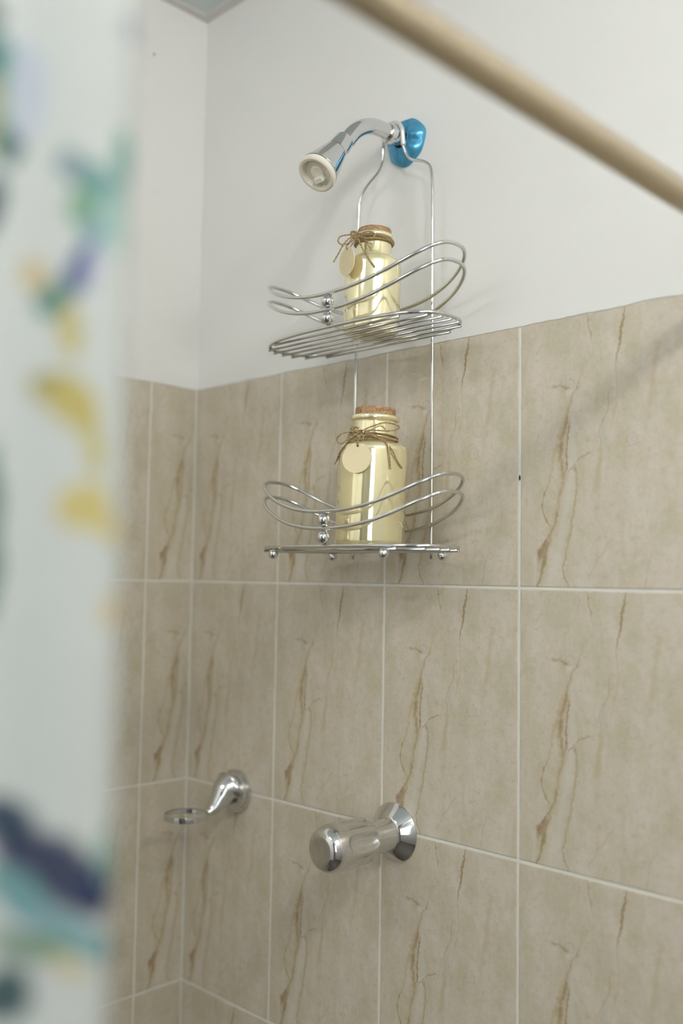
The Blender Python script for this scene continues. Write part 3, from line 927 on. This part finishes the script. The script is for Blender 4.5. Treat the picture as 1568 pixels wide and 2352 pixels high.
twine_tube('tag_loop', [hw - nr * 0.002, hw + Vector((0, 0, 0.0012)), hw + nr * 0.002 + Vector((0, 0, 0.004)), Vector((-0.0245, -0.0255, 0.108)), Vector((-0.0235, -0.0225, 0.1135)), Vector((-0.0225, -0.0255, 0.108)), hw - nr * 0.002 + Vector((0.002, 0, 0.005)), hw - nr * 0.003], 0.0008, tw2)

# ------------------------------------------------------------------ tap knob
KX, KZ = 0.4248, 1.1970
knob = empty('tap_knob', (KX, 0, KZ))
tag(knob, 'chrome fluted shower tap knob with round wall plate on beige tiles', 'tap')
Mk = axis_matrix((0, -FACE, 0), (0, -1, 0))
lathe_obj('wall_plate', [(0.0358, 0.0), (0.0360, 0.0015), (0.0352, 0.0026), (0.0222, 0.0135), (0.0205, 0.0150), (0.0150, 0.0155)], M_CHROME, knob, 64, Mk, 40)
lathe_obj('neck', [(0.0195, 0.0145), (0.0198, 0.0165), (0.0190, 0.019), (0.0180, 0.046), (0.0170, 0.058)], M_CHROME, knob, 48, Mk)
def fluted():
    seg, rows = 192, 84
    a0, a1 = 0.050, 0.1275
    V, F = [], []
    for j in range(rows + 1):
        q = j / rows
        h = a0 + (a1 - a0) * q
        # overall barrel profile
        if q < 0.08:
            base = 0.0170 + (0.0262 - 0.0170) * math.sin(q / 0.08 * math.pi / 2)
        elif q > 0.70:
            s = (q - 0.70) / 0.30
            base = 0.0165 + (0.0282 - 0.0165) * math.sqrt(max(0.0, 1 - s ** 2.2))
        else:
            base = 0.0262 + (0.0282 - 0.0262) * ((q - 0.08) / 0.62) ** 0.8
        for k in range(seg):
            a = 2 * math.pi * k / seg
            # six flutes with rounded ends
            w = ((a / (2 * math.pi) * 6 + 0.22) % 1.0) - 0.5           # -0.5..0.5 inside one flute pitch
            dx = abs(w) / 0.41
            qc = abs(q - 0.39) - 0.17
            dz = max(qc, 0.0) / 0.19
            d = dx * dx + dz * dz
            m = max(0.0, 1 - d ** 1.3)
            r = base - 0.0062 * m
            V.append(Mk @ Vector((r * math.cos(a), r * math.sin(a), h)))
    # slightly dished end face
    for (rr, hh) in ((0.0160, a1 + 0.0003), (0.0130, a1 - 0.0002), (0.005, a1 - 0.0010), (0.0002, a1 - 0.0011)):
        for k in range(seg):
            a = 2 * math.pi * k / seg
            V.append(Mk @ Vector((rr * math.cos(a), rr * math.sin(a), hh)))
    R = rows + 5
    for j in range(R - 1):
        for k in range(seg):
            l = (k + 1) % seg
            F.append((j * seg + k, j * seg + l, (j + 1) * seg + l, (j + 1) * seg + k))
    F.append(tuple(range(seg)))
    return mesh_obj('fluted_handle', V, F, M_CHROME, knob)
fluted()

# ------------------------------------------------------------------ ring holder in the corner
HX, HZ = 0.124, 1.2000
holder = empty('ring_holder', (HX, 0, HZ))
tag(holder, 'chrome ring-shaped holder on a stepped round wall mount near the corner', 'holder')
lathe_obj('wall_mount', [(0.0300, 0.0), (0.0305, 0.002), (0.0300, 0.0055), (0.0272, 0.0065), (0.0272, 0.0085), (0.0262, 0.0120), (0.0240, 0.0128), (0.0240, 0.0150), (0.0225, 0.0178), (0.0190, 0.0190), (0.0002, 0.0195)], M_CHROME, holder, 64, axis_matrix((0, -FACE, 0), (0, -1, 0)), 40)
armc = catmull([(0.0, -0.018, 0.004), (0.000, -0.026, 0.001), (0.001, -0.035, -0.008), (0.002, -0.044, -0.0165), (0.002, -0.052, -0.0215), (0.0015, -0.0605, -0.0235)], 8)
nA = len(armc)
tap = [0.0215 * (1 - i / (nA - 1)) ** 1.3 + 0.0042 for i in range(nA)]
tube_obj('arm', armc, 0.01, M_CHROME, holder, 28, False, tap)
rc = Vector((0.119 - HX, -0.0900, 1.1765 - HZ))
RR = 0.0300
V, F = [], []
seg = 72
sec = [(RR - 0.0012, -0.0034), (RR + 0.0012, -0.0038), (RR + 0.0016, 0.0), (RR + 0.0012, 0.0036), (RR - 0.0012, 0.0036), (RR - 0.0016, 0.0)]
for k in range(seg):
    a = 2 * math.pi * k / seg
    for (r, z) in sec:
        V.append(rc + Vector((r * math.cos(a), r * math.sin(a), z)))
for k in range(seg):
    l = (k + 1) % seg
    for s in range(6):
        e = (s + 1) % 6
        F.append((k * 6 + s, k * 6 + e, l * 6 + e, l * 6 + s))
edge_split_smooth(mesh_obj('ring', V, F, M_CHROME, holder), 30)
